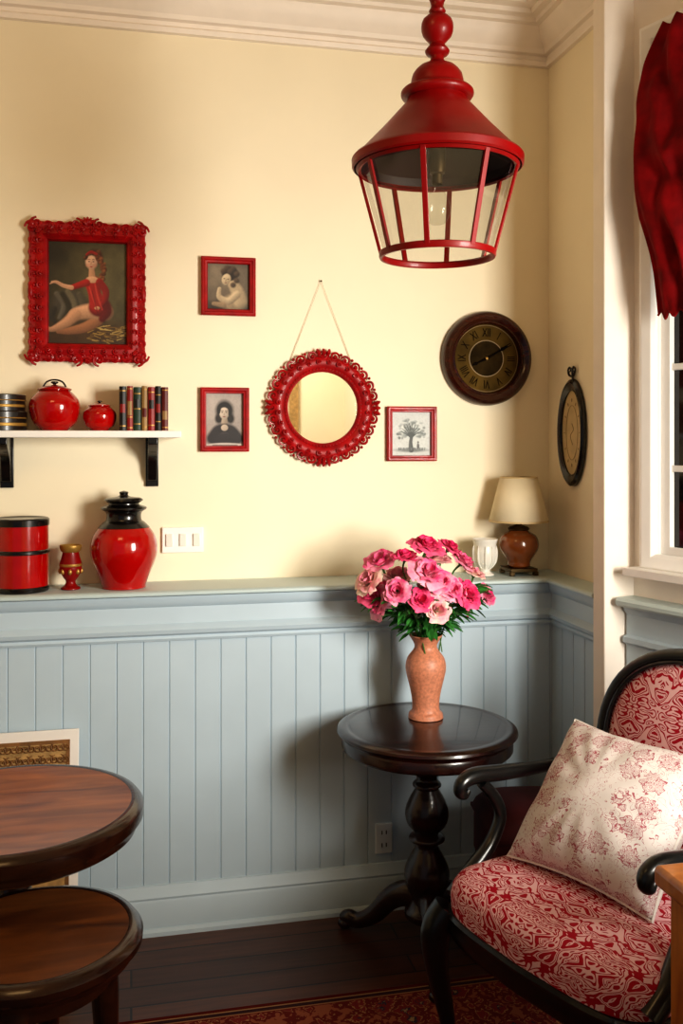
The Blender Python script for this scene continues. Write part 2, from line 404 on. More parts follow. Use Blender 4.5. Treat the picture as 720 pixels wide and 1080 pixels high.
b=MB(); b.box((1.34,-5.1,FZ),(1.42,-5.06,CZ)); struct(b.obj('trim_9',M['kraft']))

crown=[(0,2.855),(.014,2.857),(.018,2.872),(.010,2.880),(.012,2.892),(.026,2.896),(.030,2.91),(.05,2.93),(.062,2.955),(.068,2.972),(.085,2.976),(.088,2.988),(.112,2.992),(.116,3.006),(.148,3.01),(.152,3.026),(.178,3.032),(.18,CZ),(0,CZ)]
b=MB(); b.sweep([(-1.6,0),(1.43,0),(1.43,-.512)],crown); struct(b.obj('trim_2',M['trimc'],smooth=25))
b=MB(); b.sweep([(1.429,-.581),(ce.x,ce.y)],crown); struct(b.obj('trim_3',M['trimc'],smooth=25))
def board(b,L,z0,z1,w=.078):
    xs=[0];ys=[0];x=0
    while x<L-.001:
        e=min(x+w,L)
        xs+= [e-.006,e-.003,e]; ys+=[0,.004,0]; x=e
    n=len(xs); vs=[(xs[i],ys[i],z) for z in (z0,z1) for i in range(n)]
    b.add(vs,[(i,i+1,n+i+1,n+i) for i in range(n-1)])
b=MB(); b.box((-1.6,-.153,FZ),(1.38,0,1.078)); b.box((1.377,-.512,FZ),(1.43,-.15,1.078))
b.xf=Matrix.Translation((-1.6,-.16,0)); board(b,2.97,FZ,1.075)
b.xf=Matrix.Translation((1.37,-.16,0))@Matrix.Rotation(-pi/2,4,'Z'); board(b,.352,FZ,1.075)
struct(b.obj('trim_4',M['blue'],smooth=20))
path=[(-1.6,-.16),(1.37,-.16),(1.37,-.512)]
b=MB(); b.sweep(path,[(-.158,1.080),(.022,1.080),(.03,1.082),(.038,1.085),(.04,1.091),(.036,1.098),(.03,1.10),(-.158,1.10)])
struct(b.obj('trim_5',M['ledge'],smooth=50))
b=MB(); b.sweep(path,[(0,.99),(.006,.99),(.006,1.045),(.012,1.05),(.02,1.062),(.024,1.080),(0,1.080)])
b.sweep(path,[(0,.942),(.008,.942),(.012,.95),(.008,.958),(.02,.966),(.024,.978),(.016,.988),(.006,.995),(0,.995)])
struct(b.obj('trim_6',M['blue'],smooth=30))
b=MB(); b.sweep(path,[(0,FZ),(.022,FZ),(.022,FZ+.095),(.018,FZ+.103),(.02,FZ+.11),(.012,FZ+.125),(.006,FZ+.14),(0,FZ+.142)])
b.sweep(path,[(.02,FZ),(.034,FZ),(.033,FZ+.012),(.026,FZ+.02),(.02,FZ+.02)])
struct(b.obj('baseboard_back',M['blue'],smooth=30))
pb=[(1.429,-.581),(ce.x,ce.y)]
b=MB(); b.sweep(pb,[(0,FZ),(.03,FZ),(.03,.96),(.045,.97),(.045,.985),(.03,.99),(.03,1.05),(.04,1.06),(.045,1.075),(0,1.075)]); struct(b.obj('trim_7',M['blue'],smooth=30))
b=MB(); b.sweep(pb,[(0,1.075),(.068,1.075),(.075,1.082),(.075,1.092),(.068,1.10),(0,1.10)]); struct(b.obj('trim_8',M['ledge']))

# ------------------------------------------------------------ ornate portrait frame
g=thing('framed_portrait','ornate carved red frame around painting of seated woman in red dress','painting',(-.133,0,2.015))
b=MB()
b.rectring(.352,.434,[(0,-.003),(0,-.02),(.008,-.027),(.018,-.025),(.027,-.031),(.039,-.034),(.047,-.026),(.054,-.022),(.058,-.012),(.058,-.003)])
W,H=.335,.418
per=[]
def side(p0,p1,out,n):
    for i in range(n):
        t=(i+.5)/n; per.append((p0[0]+(p1[0]-p0[0])*t,p0[1]+(p1[1]-p0[1])*t,out,i))
side((-W/2,H/2),(W/2,H/2),pi/2,10); side((W/2,H/2),(W/2,-H/2),0,12); side((W/2,-H/2),(-W/2,-H/2),-pi/2,10); side((-W/2,-H/2),(-W/2,H/2),pi,12)
for x,z,o,i in per:
    hd=1 if i%2 else -1
    b.scroll((x-.007*math.cos(o),z-.007*math.sin(o)),o+pi*.5*hd,.0165,-hd,.0050,y=-.022)
    b.scroll((x-.024*math.cos(o),z-.024*math.sin(o)),o-pi*.5*hd,.009,hd,.0028,y=-.032)
    b.ball((x-.034*math.cos(o),-.032,z-.034*math.sin(o)),(.0030,.0035,.0030),6)
for sx in (-1,1):
    for sz in (-1,1):
        cx,cz=sx*W/2,sz*H/2
        b.scroll((cx+sx*.001,cz-sz*.012),0 if sx>0 else pi,.020,sx*sz,.006,y=-.024)
        b.scroll((cx-sx*.014,cz+sz*.001),sz*pi/2,.019,-sx*sz,.006,y=-.024)
        b.ball((cx,-.024,cz),(.013,.009,.013),10)
for sz,h in ((1,.026),(-1,.014)):
    for k in (-2,-1,0,1,2):
        a=sz*pi/2+k*.42
        b.tube([(0,-.024,sz*H/2),(.5*h*math.cos(a),-.030,sz*H/2+.5*h*math.sin(a)),(h*math.cos(a),-.024,sz*H/2+h*math.sin(a))],[.005,.006,.003],8,3)
    for s_ in (-1,1): b.scroll((s_*.034,sz*(H/2+.003)),sz*pi/2,.019,s_*sz,.0055,y=-.024)
for sx in (-1,1):
    b.ball((sx*(W/2+.003),-.024,0),(.009,.008,.024),10)
b.obj('carved_frame',M['redf'],g)
p=Paint(50,258,137,371,2.6); p.fill('#3E3620'); p.ell(116,290,34,44,'#6F6440',soft=.9,k=0,alpha=.8); p.ell(60,270,26,26,'#2A2414',soft=.9,k=0,alpha=.7)
p.mott(.25,7); p.ell(93,366,60,22,'#4A3219',soft=.35,k=.2); p.mott(.15,18)
p.ell(74,326,18,14,'#4C4436',soft=.2,k=.6)
for P_,c_ in (([(60,316),(68,328),(63,342)],'#6A6150'),([(72,313),(79,327),(76,342)],'#75694F'),([(84,316),(88,328),(86,338)],'#5C523E'),([(58,332),(55,340),(58,346)],'#3A3428'),([(66,316),(73,330),(70,343)],'#38311F')): p.limb(P_,[2.6,3.2,2.2],c_,k=.6,soft=.4)
for i in range(90):
    x=random.uniform(92,134);y=random.uniform(350,367); a=random.uniform(-.5,.5); p.limb([(x,y),(x+7*math.cos(a),y+7*math.sin(a))],[.7,.4],random.choice(['#A9853E','#7A5A26','#C7A860','#5A3E18']),alpha=.7,k=.2)
# soft auburn hair built from many small curls
p.ell(101,274,8.4,7.6,'#4A1E10',k=.4,soft=.25)
for i in range(46):
    t=i/45; cx=103+7.5*math.sin(t*2.6)+random.uniform(-2.6,2.6); cy=270+t*31+random.uniform(-1.5,1.5); r=random.uniform(1.5,2.6)*(1-.3*t)
    p.ell(cx,cy,r,r*1.1,random.choice(['#7A4222','#5C2A14','#9A5A30','#6E3419']),k=.8,soft=.4,alpha=.9)
p.limb([(104,344),(90,352),(74,356),(62,357)],[6,5.4,4,2.4],'#A8704A',k=.6)
p.limb([(112,335),(100,334),(86,336),(79,339)],[8.5,8.5,7.4,6.4],'#DCA67E',k=.65,soft=.2)
p.limb([(80,338),(72,346),(62,352),(54,355),(50,353)],[6.4,5.6,4,2.6,1.6],'#D59E76',k=.65,soft=.2)
p.ell(106,330,12,10,'#7E0F0C',k=.7); p.limb([(99,304),(101,315),(105,327)],[8.4,7,9.5],'#B01C12',k=.75)
p.limb([(112,325),(114,334),(109,342)],[5,6,4],'#6A0C0A',k=.6,soft=.3)
p.limb([(97.5,288),(98,298)],[2.9,3.8],'#CE9870',k=.5); p.ell(98,299.5,6.6,3.6,'#DCA880',k=.3)
p.limb([(92,303),(84,306),(76,309)],[4,3.4,2.9],'#B01C12',k=.7); p.limb([(76,309),(67,307),(60,303.5),(55,303.5)],[2.5,2.1,1.7,1.1],'#DCA680',k=.5)
p.limb([(57,303.5),(53,305.5)],[.9,.6],'#DCA680',k=.3)
p.limb([(106,302),(112.5,311),(112,321),(106,329)],[4,3.8,3.2,2.6],'#961610',k=.75); p.ell(103.5,330.5,3,1.9,'#D09A72')
for P_ in ([(95,308),(99,320),(104,333)],[(101,304),(104,318),(109,332)]): p.limb(P_,[.7,1.1,.8],'#D8483A',alpha=.45,k=0,soft=.5)
p.limb([(98,312),(101,324),(104,336)],[.6,.9,.6],'#5A0806',alpha=.6,k=0,soft=.5)
p.ell(97.2,280.5,6.2,7.6,'#E2B290',k=.45,rot=-.08,soft=.18)
p.ell(93.6,284,2.1,1.6,'#D07A60',alpha=.4,k=0,soft=.6);p.ell(100.6,284,2,1.6,'#C06A50',alpha=.4,k=0,soft=.6)
for x in (94.8,99.4): p.ell(x,279.8,1.0,.55,'#2A1810',k=0,soft=.6); p.limb([(x-1.4,277.9),(x,277.4),(x+1.4,277.8)],[.25,.35,.25],'#5A3020',k=0,soft=.7)
p.limb([(97.2,280),(96.8,282.6)],[.4,.8],'#B8805C',k=0,alpha=.6,soft=.6); p.ell(97.1,285.5,1.4,.65,'#9C2418',k=0,soft=.6)
for i in range(22):
    t=i/21; a=pi*1.02+t*pi*.98; cx=97.6+6.6*math.cos(a)+random.uniform(-.7,.7); cy=277.5+6.8*math.sin(a)+random.uniform(-.7,.7)
    p.ell(cx,cy,random.uniform(1.3,2.1),random.uniform(1.2,1.9),random.choice(['#7A4222','#5C2A14','#8E5028']),k=.8,soft=.4)
p.limb([(92,272.4),(97,269.4),(103,271.6)],[1.1,1.6,1.2],'#A81C12',k=.6,soft=.3)
p.vig(.35); p.obj('painted_canvas',.246,.326,-.006,g)

# ------------------------------------------------------------ small frames
def smallframe(cx,cz,w,h,label,p,bd=.021):
    g=thing('picture_frame',label,'picture frame',(cx,0,cz))
    b=MB(); b.rectring(w,h,[(0,-.002),(0,-.018),(.004,-.021),(.009,-.021),(.013,-.018),(.018,-.017),(bd,-.012),(bd,-.002)]); b.obj('frame_moulding',M['redf'],g,smooth=25)
    p.obj('print',w-2*bd+.004,h-2*bd+.004,-.004,g)
p=Paint(219,279,263,326,3); p.fill('#6E604E'); p.ell(226,286,16,14,'#96866E',soft=.9,k=0,alpha=.7); p.mott(.2,8)
p.ell(241,326,26,10,'#3A2C20',soft=.3,k=.2)
p.ell(248,319,12,9,'#B89E7A',k=.7,soft=.25); p.limb([(246,300),(251,308),(254,318)],[5,6.5,7],'#CCB28C',k=.7,soft=.25)
p.limb([(250,310),(241,317),(232,313),(232,305)],[3.8,3.6,2.8,2],'#D4BA94',k=.7,soft=.25); p.limb([(236,321),(226,320)],[3,2],'#AA8E6C',soft=.3)
p.ell(243,289,8.6,7.4,'#35261A',k=.5); p.ell(239,295,4.6,5.8,'#D9C09A',rot=.3,k=.6)
for x,y in ((236,287),(240,283.5),(246,284),(250,289),(249.5,296),(246,300.5),(243,287)): p.ell(x,y,3,2.8,'#5F4A36',k=.85,soft=.35)
p.ell(237,294.3,.9,.45,'#2A1C12',k=0,soft=.5); p.ell(240.8,294.8,.9,.45,'#2A1C12',k=0,soft=.5); p.ell(238.4,298.4,1.2,.5,'#7A4A38',k=0,soft=.5); p.limb([(238.8,294.8),(238.3,296.8)],[.35,.5],'#9A8262',k=0,soft=.5)
p.vig(.35)
smallframe(.308,2.051,.176,.189,'small red framed sepia print of a curled resting figure',p)
p=Paint(219,416,256,470,3); p.fill('#A0948C'); p.ell(225,428,20,20,'#BDB2A9',soft=.9,k=0,alpha=.7); p.mott(.08,8)
p.ell(237.5,434,8.6,10.5,'#1C1614',k=.3,soft=.2); p.ell(232,442,3.8,5,'#221A17',k=.3,soft=.3);p.ell(243.3,442,3.8,5,'#1C1513',k=.3,soft=.3)
p.limb([(237.5,442),(237.5,451)],[2.6,3.8],'#B8A48F',k=.6); p.limb([(226,462),(232,453),(243,453),(250,462)],[6,5,5,6],'#2C2628',k=.6,soft=.25); p.ell(238,464,12,9,'#2C2628',k=.6,soft=.25); p.ell(237.5,451.2,3.4,3.2,'#C8B49F',k=.3)
p.ell(237.2,436,4.7,6.4,'#D9C5B0',k=.5); p.limb([(232,436),(233,430),(238,428.4),(242.4,431.5),(242.4,438)],[1.2,2.1,2.3,2,1.2],'#1C1614',k=.3,soft=.25)
for x in (235.2,239.2): p.ell(x,435.6,.95,.5,'#20160F',k=0,soft=.5); p.limb([(x-1.2,434),(x+1.2,433.9)],[.28,.28],'#2A1E18',k=0,soft=.6)
p.limb([(237.2,436),(237,438.2)],[.3,.5],'#A08A76',k=0,alpha=.7,soft=.5); p.ell(237.1,440,1.3,.55,'#7A3430',k=0,soft=.5)
p.ell(238,480,40,13.5,'#C3B6AC',k=0,soft=.03); p.limb([(226,469),(250,469)],[.35,.35],'#5A4E46',k=0)
smallframe(.296,1.619,.157,.207,'small red framed portrait print of dark haired woman',p,.019)
random.seed(3)
p=Paint(413,435,453,480,3); p.fill('#CFD3CF'); p.mott(.05,6)
p.ell(433,474,15,2.2,'#7E8482',k=.2,soft=.4)
p.limb([(433,474),(432.5,466),(433.5,458),(432,450)],[2.6,1.8,1.5,1],'#5A5E5C',k=.5)
for i in range(120):
    a=random.uniform(-.5,pi+.5); r=random.uniform(1,14.5); p.ell(433+r*math.cos(a),457-r*math.sin(a)*1.05,random.uniform(1.0,2.0),random.uniform(.8,1.5),random.choice(['#7E8684','#9AA2A0','#6E7674','#B0B8B6']),k=.5,soft=.4,alpha=.7)
for i in range(10):
    a=.1+i*.33; p.limb([(433,462),(433+5*math.cos(a),458-5*math.sin(a)),(433+10*math.cos(a),456-9.5*math.sin(a))],[.6,.4,.25],'#4A504E',k=0)
for i in range(26):
    x=random.uniform(420,447); p.limb([(x,474),(x+random.uniform(-1,1),471.5)],[.3,.2],'#6A706E',k=0)
p.ell(440,470,1.3,3,'#6A6A68'); p.ell(440,466,1,1.1,'#7A7A78')
smallframe(.927,1.574,.174,.184,'small red framed pencil drawing of a tree',p,.019)

# ------------------------------------------------------------ mirror
g=thing('wall_mirror','round mirror in ornate carved red frame hung by a cord','mirror',(.62,0,1.66))
b=MB(); b.xf=FACE
b.lathe([(.118,.004),(.118,.016),(.124,.023),(.132,.019),(.14,.024),(.155,.027),(.166,.022),(.172,.014),(.17,.004)],72)
b.xf=Matrix()
N=28
for i in range(N):
    a=2*pi*i/N; hd=1 if i%2 else -1
    b.scroll((.172*math.cos(a),.172*math.sin(a)),a+hd*pi*.5,.0165,-hd,.0048,y=-.019)
    b.ball((.186*math.cos(a+pi/N),-.015,.186*math.sin(a+pi/N)),(.005,.005,.005),8)
    b.scroll((.150*math.cos(a+pi/N),.150*math.sin(a+pi/N)),a-hd*pi*.5,.009,hd,.003,y=-.027)
for i in range(72):
    a=2*pi*i/72; b.ball((.128*math.cos(a),-.021,.128*math.sin(a)),.0032,6)
for q in range(4):
    a0=q*pi/2+pi/2
    for k in (-1,0,1):
        a=a0+k*.09; b.tube([(.172*math.cos(a),-.02,.172*math.sin(a)),(.182*math.cos(a),-.028,.182*math.sin(a)),(.193*math.cos(a0+k*.11),-.02,.193*math.sin(a0+k*.11))],[.005,.007,.004],8,3)
b.obj('carved_frame',M['redf'],g)
b=MB(); b.xf=FACE; b.lathe([(.121,.006),(.121,.010)],64)
b.add([(.121*math.cos(2*pi*i/64),.121*math.sin(2*pi*i/64),.0101) for i in range(64)],[tuple(range(64))])
mo=b.obj('mirror_glass',M['mirror'],g,dbl=False)
for pl in mo.data.polygons: pl.use_smooth=False
b=MB(); b.tube([(-.11,-.006,.15),(-.005,-.008,.42),(.10,-.006,.15)],.001,6,0); b.obj('hanging_cord',M['cord'],g)
b=MB(); b.xf=Matrix.Translation((-.005,0,.42))@FACE; b.lathe([(0,.012),(.003,.011),(.003,.008),(.0015,.007),(.0015,-.001)],10); b.obj('nail',M['brass'],g)

# ------------------------------------------------------------ clock
g=thing('wall_clock','round wall clock with dark wood rim and aged roman face','clock',(1.195,0,1.834))
b=MB(); b.xf=FACE
b.lathe([(.118,.002),(.118,.026),(.122,.032),(.128,.03),(.134,.036),(.146,.040),(.156,.034),(.162,.02),(.163,.002)],72); b.obj('clock_rim',M['clockw'],g)
b=MB(); b.xf=FACE; b.mi=0; b.lathe([(.062,.010),(.12,.010)],64); b.mi=1; b.lathe([(0,.0105),(.062,.010)],64); b.mi=2; b.lathe([(.0605,.0108),(.062,.0112),(.0635,.0108)],64); b.lathe([(.1135,.0106),(.1145,.011),(.1155,.0106)],64)
b.obj('clock_face',[M['clockf'],M['clockd'],M['sepiad']],g)
rom=['XII','I','II','III','IV','V','VI','VII','VIII','IX','X','XI']
for i,tx in enumerate(rom):
    cu=bpy.data.curves.new('t','FONT'); cu.body=tx; cu.size=.042; cu.align_x='CENTER'; cu.align_y='CENTER'
    to=bpy.data.objects.new('t',cu); COL.objects.link(to); bpy.context.view_layer.update()
    me=bpy.data.meshes.new_from_object(to.evaluated_get(bpy.context.evaluated_depsgraph_get()))
    a=pi/2-i*pi/6; b=MB()
    b.xf=Matrix.Translation((.088*math.cos(a),-.0125,.088*math.sin(a)))@Matrix.Rotation(pi/2,4,'X')@Matrix.Rotation(-i*pi/6,4,'Z')@Matrix.Diagonal((.62,1,1,1))
    b.add([tuple(v.co) for v in me.vertices],[tuple(p_.vertices) for p_ in me.polygons])
    bpy.data.objects.remove(to); bpy.data.meshes.remove(me); bpy.data.curves.remove(cu)
    b.obj('numeral',M['ink'],g,dbl=False)
for ang,L in ((math.radians(-155),.058),(math.radians(30),.088)):
    b=MB(); c,s_=math.cos(ang),math.sin(ang)
    b.tube([(-.015*c,-.016,-.015*s_),(0,-.016,0),(L*.6*c,-.016,L*.6*s_),(L*.75*c,-.016,L*.75*s_),(L*c,-.016,L*s_)],[.0025,.0045,.0025,.006,.0008],8,3,sq=.4); b.obj('clock_hand',M['ink'],g)
b=MB(); b.xf=FACE; b.lathe([(0,.019),(.004,.018),(.006,.014),(.006,.011)],16); b.obj('centre_cap',M['gold'],g)

# ------------------------------------------------------------ oval plaque
g=thing('oval_plaque','tall oval faded cream plaque with thick black rim on iron hook','wall plaque',(1.43,-.2,1.577),-pi/2)
b=MB(); b.xf=FACE@Matrix.Diagonal((.093,.178,1,1))
b.lathe([(.78,.004),(.78,.012),(.83,.018),(.93,.021),(.99,.014),(1,.003)],64); b.obj('oval_frame',M['black'],g)
b=MB(); b.xf=FACE@Matrix.Diagonal((.093,.178,1,1)); b.mi=0; b.lathe([(0,.009),(.80,.008)],48); b.mi=1
b.xf=Matrix()
P=[(.042*math.cos(2*pi*i/40),-.0092,.090*math.sin(2*pi*i/40)) for i in range(40)]; b.tube(P,.0008,6,0,closed=True)
for i in range(12):
    a=i*pi/6; b.tube([(.052*math.cos(a),-.0095,.102*math.sin(a)),(.058*math.cos(a),-.0095,.113*math.sin(a))],.0012,6,0)
b.tube([(0,-.0092,.03),(.012,-.0092,.01),(-.01,-.0092,-.01),(.006,-.0092,-.04)],.0012,6,3)
b.obj('plaque_face',[M['cream'],M['sepiad']],g)
b=MB()
b.tube([(0,-.006,.175),(0,-.008,.20),(.0,-.008,.215)],.0035,8,3)
for s_ in (-1,1): b.tube([(0,-.008,.185),(s_*.018,-.01,.192),(s_*.026,-.01,.208),(s_*.014,-.01,.217),(s_*.007,-.01,.207),(s_*.014,-.01,.202)],[.004,.004,.0035,.003,.003,.002],8,4)
b.obj('iron_hook',M['black'],g)

# ------------------------------------------------------------ switch plate and outlet
g=thing('light_switch','wide white triple rocker light switch plate','switch',(.162,0,1.232))
b=MB(); b.box((-.066,-.012,-.041),(.066,0,.041)); b.obj('switch_plate',M['plastic'],g,bevel=.003)
for x in (-.043,0,.043):
    b=MB(); b.box((x-.011,-.018,-.02),(x+.011,-.011,.02)); b.obj('switch_rocker',M['china'],g,bevel=.002)
g=thing('wall_outlet','pale electrical outlet plate on the panelling','outlet',(.788,-.16,.28))
b=MB(); b.box((-.028,-.008,-.048),(.028,.0,.048)); b.obj('outlet_plate',M['outlet'],g,bevel=.003)
for z in (-.02,.02):
    for x in (-.007,.007):
        b=MB(); b.box((x-.0016,-.0095,z-.006),(x+.0016,-.007,z+.006)); b.obj('outlet_slot',M['slot'],g)

# ------------------------------------------------------------ wall shelf
g=thing('wall_shelf','white painted wall shelf on dark brackets','shelf',(0,0,1.56))
b=MB(); b.box((-.75,-.15,0),(.150,0,.021)); b.obj('shelf_board',M['white'],g,bevel=.003)
for x in (-.375,.065):
    b=MB(); P=[(-.005,0),(-.125,0),(-.125,-.02),(-.105,-.035),(-.085,-.045),(-.06,-.06),(-.045,-.085),(-.04,-.115),(-.03,-.135),(-.005,-.14)]
    P=[(min(y,-0.0005),z) for y,z in P]; n=len(P)
    b.add([(x-.014,y,z) for y,z in P]+[(x+.014,y,z) for y,z in P],[tuple(range(n)),tuple(range(n,2*n))]+[(i,(i+1)%n,n+(i+1)%n,n+i) for i in range(n)])
    b.box((x-.02,-.012,-.155),(x+.02,-.0005,0))
    b.obj('shelf_bracket',M['black'],g,bevel=.002)
SZ=1.582
def jar(x,y,z,R,H,label,loops):
    g=thing('lidded_jar',label,'jar',(x,y,z))
    b=MB(); b.lathe([(0,0),(R*.5,0),(R*.55,.004),(R*.85,H*.16),(R,H*.42),(R*.95,H*.62),(R*.68,H*.78),(R*.58,H*.81),(R*.62,H*.83)],48,k=4); b.obj('jar_body',M['red'],g)
    b=MB(); b.lathe([(R*.66,H*.82),(R*.68,H*.84),(R*.5,H*.88),(R*.2,H*.92),(.0,H*.925)],40,k=2); b.obj('jar_lid',M['red'] ,g)
    b=MB(); b.lathe([(R*.08,H*.91),(R*.06,H*.94),(R*.15,H*.965),(R*.12,H*.995),(0,H)],20,k=2)
    if loops:
        b.tube([(-R*.45,0,H*.88),(-R*.3,0,H*.99),(0,0,H*1.03),(R*.3,0,H*.99),(R*.45,0,H*.88)],R*.035,8,4)
    b.obj('lid_knob',M['black'],g)
jar(-.228,-.08,SZ,.075,.150,'round glossy red lidded jar with thin black lid handle',True)
jar(-.095,-.08,SZ,.050,.092,'small squat glossy red pot with flat lid',False)
for i,(r,z,h) in enumerate(((.078,SZ,.058),(.074,SZ+.058,.05))):
    g=thing('round_tin','dark round tin with gilt band stacked on the shelf','tin',(-.388,-.076 ,z),group='stacked tins on the shelf')
    b=MB(); b.lathe([(0,0),(r,0),(r,h*.62)],40); b.mi=1; b.lathe([(r+.0005,h*.22),(r+.001,h*.24),(r+.001,h*.36),(r+.0005,h*.38)],40); b.obj('tin_body',[M['tin'],M['gold']],g)
    b=MB(); b.lathe([(r+.002,h*.6),(r+.002,h*.94),(r-.002,h*.995),(0,h*.995)],40); b.mi=1; b.lathe([(r+.0022,h*.6),(r+.003,h*.63),(r+.0022,h*.66)],40); b.obj('tin_lid',[M['tin'],M['gold']],g)
bx=-.036
BB=[(.1,.9),(.06,.3,.94),(.15,.5,.85),(.08,.92),(.12,.88),(.2,.8),(.07,.93)]
for i,(w,h,mm,lb) in enumerate(((.022,.134,3,'black'),(.019,.135,2,'red'),(.024,.132,0,'dark green'),(.018,.136,1,'tan'),(.022,.133,2,'red'),(.018,.136,3,'black'),(.021,.133,4,'oxblood'))):
    g=thing('book','upright %s old book with gilt spine bands'%lb,'book',(bx+w/2,-.085,SZ),group='old books on the wall shelf')
    b=MB(); w2=w/2-.0005; dpt=.05
    b.box((-w2,-dpt+.004,0),(-w2+.0022,dpt,h)); b.box((w2-.0022,-dpt+.004,0),(w2,dpt,h))
    pr=[(-w2,-dpt+.006),(-w2*.8,-dpt+.001),(0,-dpt-.002),(w2*.8,-dpt+.001),(w2,-dpt+.006)]
    n=len(pr); b.add([(x,y,z) for z in (0,h) for x,y in pr],[(k,k+1,n+k+1,n+k) for k in range(n-1)]+[tuple(range(n)),tuple(range(n,2*n))])
    b.mi=1
    for f in BB[i]:
        t=.0014; b.add([(x*1.01,y-.0012,h*f+q) for q in (-t,t) for x,y in pr],[(k,k+1,n+k+1,n+k) for k in range(n-1)])
    b.mi=2; t=h*(.10 if i!=1 else .16); zc=(.5,.5,.62,.4,.6,.5,.35)[i]; b.add([(x*.9,y-.0008,h*zc+q) for q in (-t,t) for x,y in pr],[(k,k+1,n+k+1,n+k) for k in range(n-1)])
    b.obj('book_cover',[BK[mm],M['gold'],BK[(2,1,3,4,3,2,1)[i]]],g)
    b=MB(); b.box((-w2+.003,-dpt+.006,.003),(w2-.003,dpt-.003,h-.003)); b.obj('book_pages',M['pages'],g)
    bx+=w+.0006

# ------------------------------------------------------------ things on the ledge
LZ=1.101
g=thing('red_tin','large round red tin with black rims and lid','tin',(-.322,-.105,LZ)); R=.079;h=.218
b=MB(); b.mi=0; b.lathe([(0,0),(R,0)],48); b.mi=1; b.lathe([(R,0),(R+.002,.004),(R+.002,.014),(R,.016)],48); b.mi=0; b.lathe([(R,.016),(R,.112)],48)
b.mi=1; b.lathe([(R,.112),(R+.003,.115),(R+.003,.122),(R,.125)],48); b.mi=0; b.lathe([(R,.125),(R,.2)],48); b.obj('tin_body',[M['red'],M['black']],g)
b=MB(); b.lathe([(R+.002,.196),(R+.0025,.214),(R-.002,.218),(R-.01,.214),(0,.217)],48); b.obj('tin_lid',M['black'],g)
g=thing('goblet','small red and gilt patterned goblet vase','vase',(-.179,-.11,LZ))
b=MB(); b.lathe([(0,0),(.026,0),(.028,.005),(.018,.012),(.014,.024),(.022,.036),(.032,.056),(.033,.07)],32,k=3); b.mi=1; b.lathe([(.033,.07),(.0345,.073),(.033,.078)],32); b.mi=0; b.lathe([(.033,.078),(.027,.098),(.024,.112)],32,k=3); b.mi=1; b.lathe([(.024,.112),(.03,.118),(.033,.131),(.030,.133),(.022,.114),(.02,.1)],32,k=2)
for i in range(8):
    a=i*pi/4; b.ball((.031*math.cos(a),.031*math.sin(a),.055),(.006,.006,.009),8)
b.obj('goblet_body',[M['redp'],M['gold']],g)
g=thing('ginger_jar','large glossy red urn with black neck and flat lid','vase',(-.022,-.104,LZ))
b=MB(); b.lathe([(0,0),(.062,0),(.066,.006),(.078,.04),(.096,.085),(.101,.12),(.095,.155),(.076,.185),(.058,.2)],56,k=4); b.obj('urn_body',M['red'],g)
b=MB(); b.lathe([(.078,.184),(.062,.2),(.054,.206),(.052,.222),(.056,.232),(.062,.236)],48,k=3); b.obj('urn_neck',M['black'],g)
b=MB(); b.lathe([(.05,.236),(.066,.238),(.068,.246),(.05,.252),(.046,.258),(.058,.266),(.05,.274),(.02,.278),(.012,.284),(.014,.292),(0,.296)],48,k=2); b.obj('urn_lid',M['black'],g)
g=thing('white_vase','small white china tulip shaped vase','vase',(1.153,-.105,LZ))
b=MB(); b.lathe([(0,0),(.028,0),(.03,.005),(.018,.014),(.02,.024),(.036,.045),(.04,.08),(.037,.1),(.043,.12),(.040,.12),(.034,.1),(.036,.08),(.03,.05),(0,.035)],40,k=3)
for i in range(10):
    a=i*pi/5; b.tube([(.02*math.cos(a),.02*math.sin(a),.024),(.037*math.cos(a),.037*math.sin(a),.046),(.041*math.cos(a),.041*math.sin(a),.08),(.039*math.cos(a),.039*math.sin(a),.1)],[.002,.003,.003,.001],6,3)
b.obj('vase_body',M['china'],g)
g=thing('table_lamp','small table lamp with amber urn base and cream shade','lamp',(1.275,-.102,LZ))
b=MB(); b.box((-.05,-.05,.0),(-.034,-.034,.014)); b.box((.034,-.05,.0),(.05,-.034,.014)); b.box((-.05,.034,.0),(-.034,.05,.014)); b.box((.034,.034,.0),(.05,.05,.014)); b.box((-.048,-.048,.012),(.048,.048,.024)); b.obj('lamp_foot',M['brass'],g,bevel=.002)
b=MB(); b.lathe([(.03,.024),(.038,.03),(.04,.045),(.062,.08),(.067,.105),(.058,.13),(.034,.145),(.03,.15)],44,k=4); b.obj('lamp_body',M['amber'],g)
b=MB(); b.lathe([(.032,.148),(.036,.153),(.03,.160),(.012,.166),(.008,.18),(.008,.23),(.012,.235),(0,.24)],30,k=2)
b.tube([(.062*math.cos(.4),.062*math.sin(.4),.32),(0,0,.30)],.0015,6,0);b.tube([(-.06,0.02,.32),(0,0,.30)],.0015,6,0);b.tube([(0,0,.235),(0,0,.32)],.0015,6,0)
b.obj('lamp_neck',M['brass'],g)
b=MB(); b.lathe([(.099,.178),(.062,.325)],48); b.obj('lamp_shade',M['shade'],g,solid=.002)
b=MB(); b.lathe([(.0985,.177),(.1005,.177),(.1,.183),(.098,.183),(.0985,.177)],48); b.obj('shade_trim',M['cream'],g)
b=MB(); b.lathe([(.061,.323),(.0635,.323),(.0625,.328),(.061,.328),(.061,.323)],48); b.obj('shade_trim',M['cream'],g)

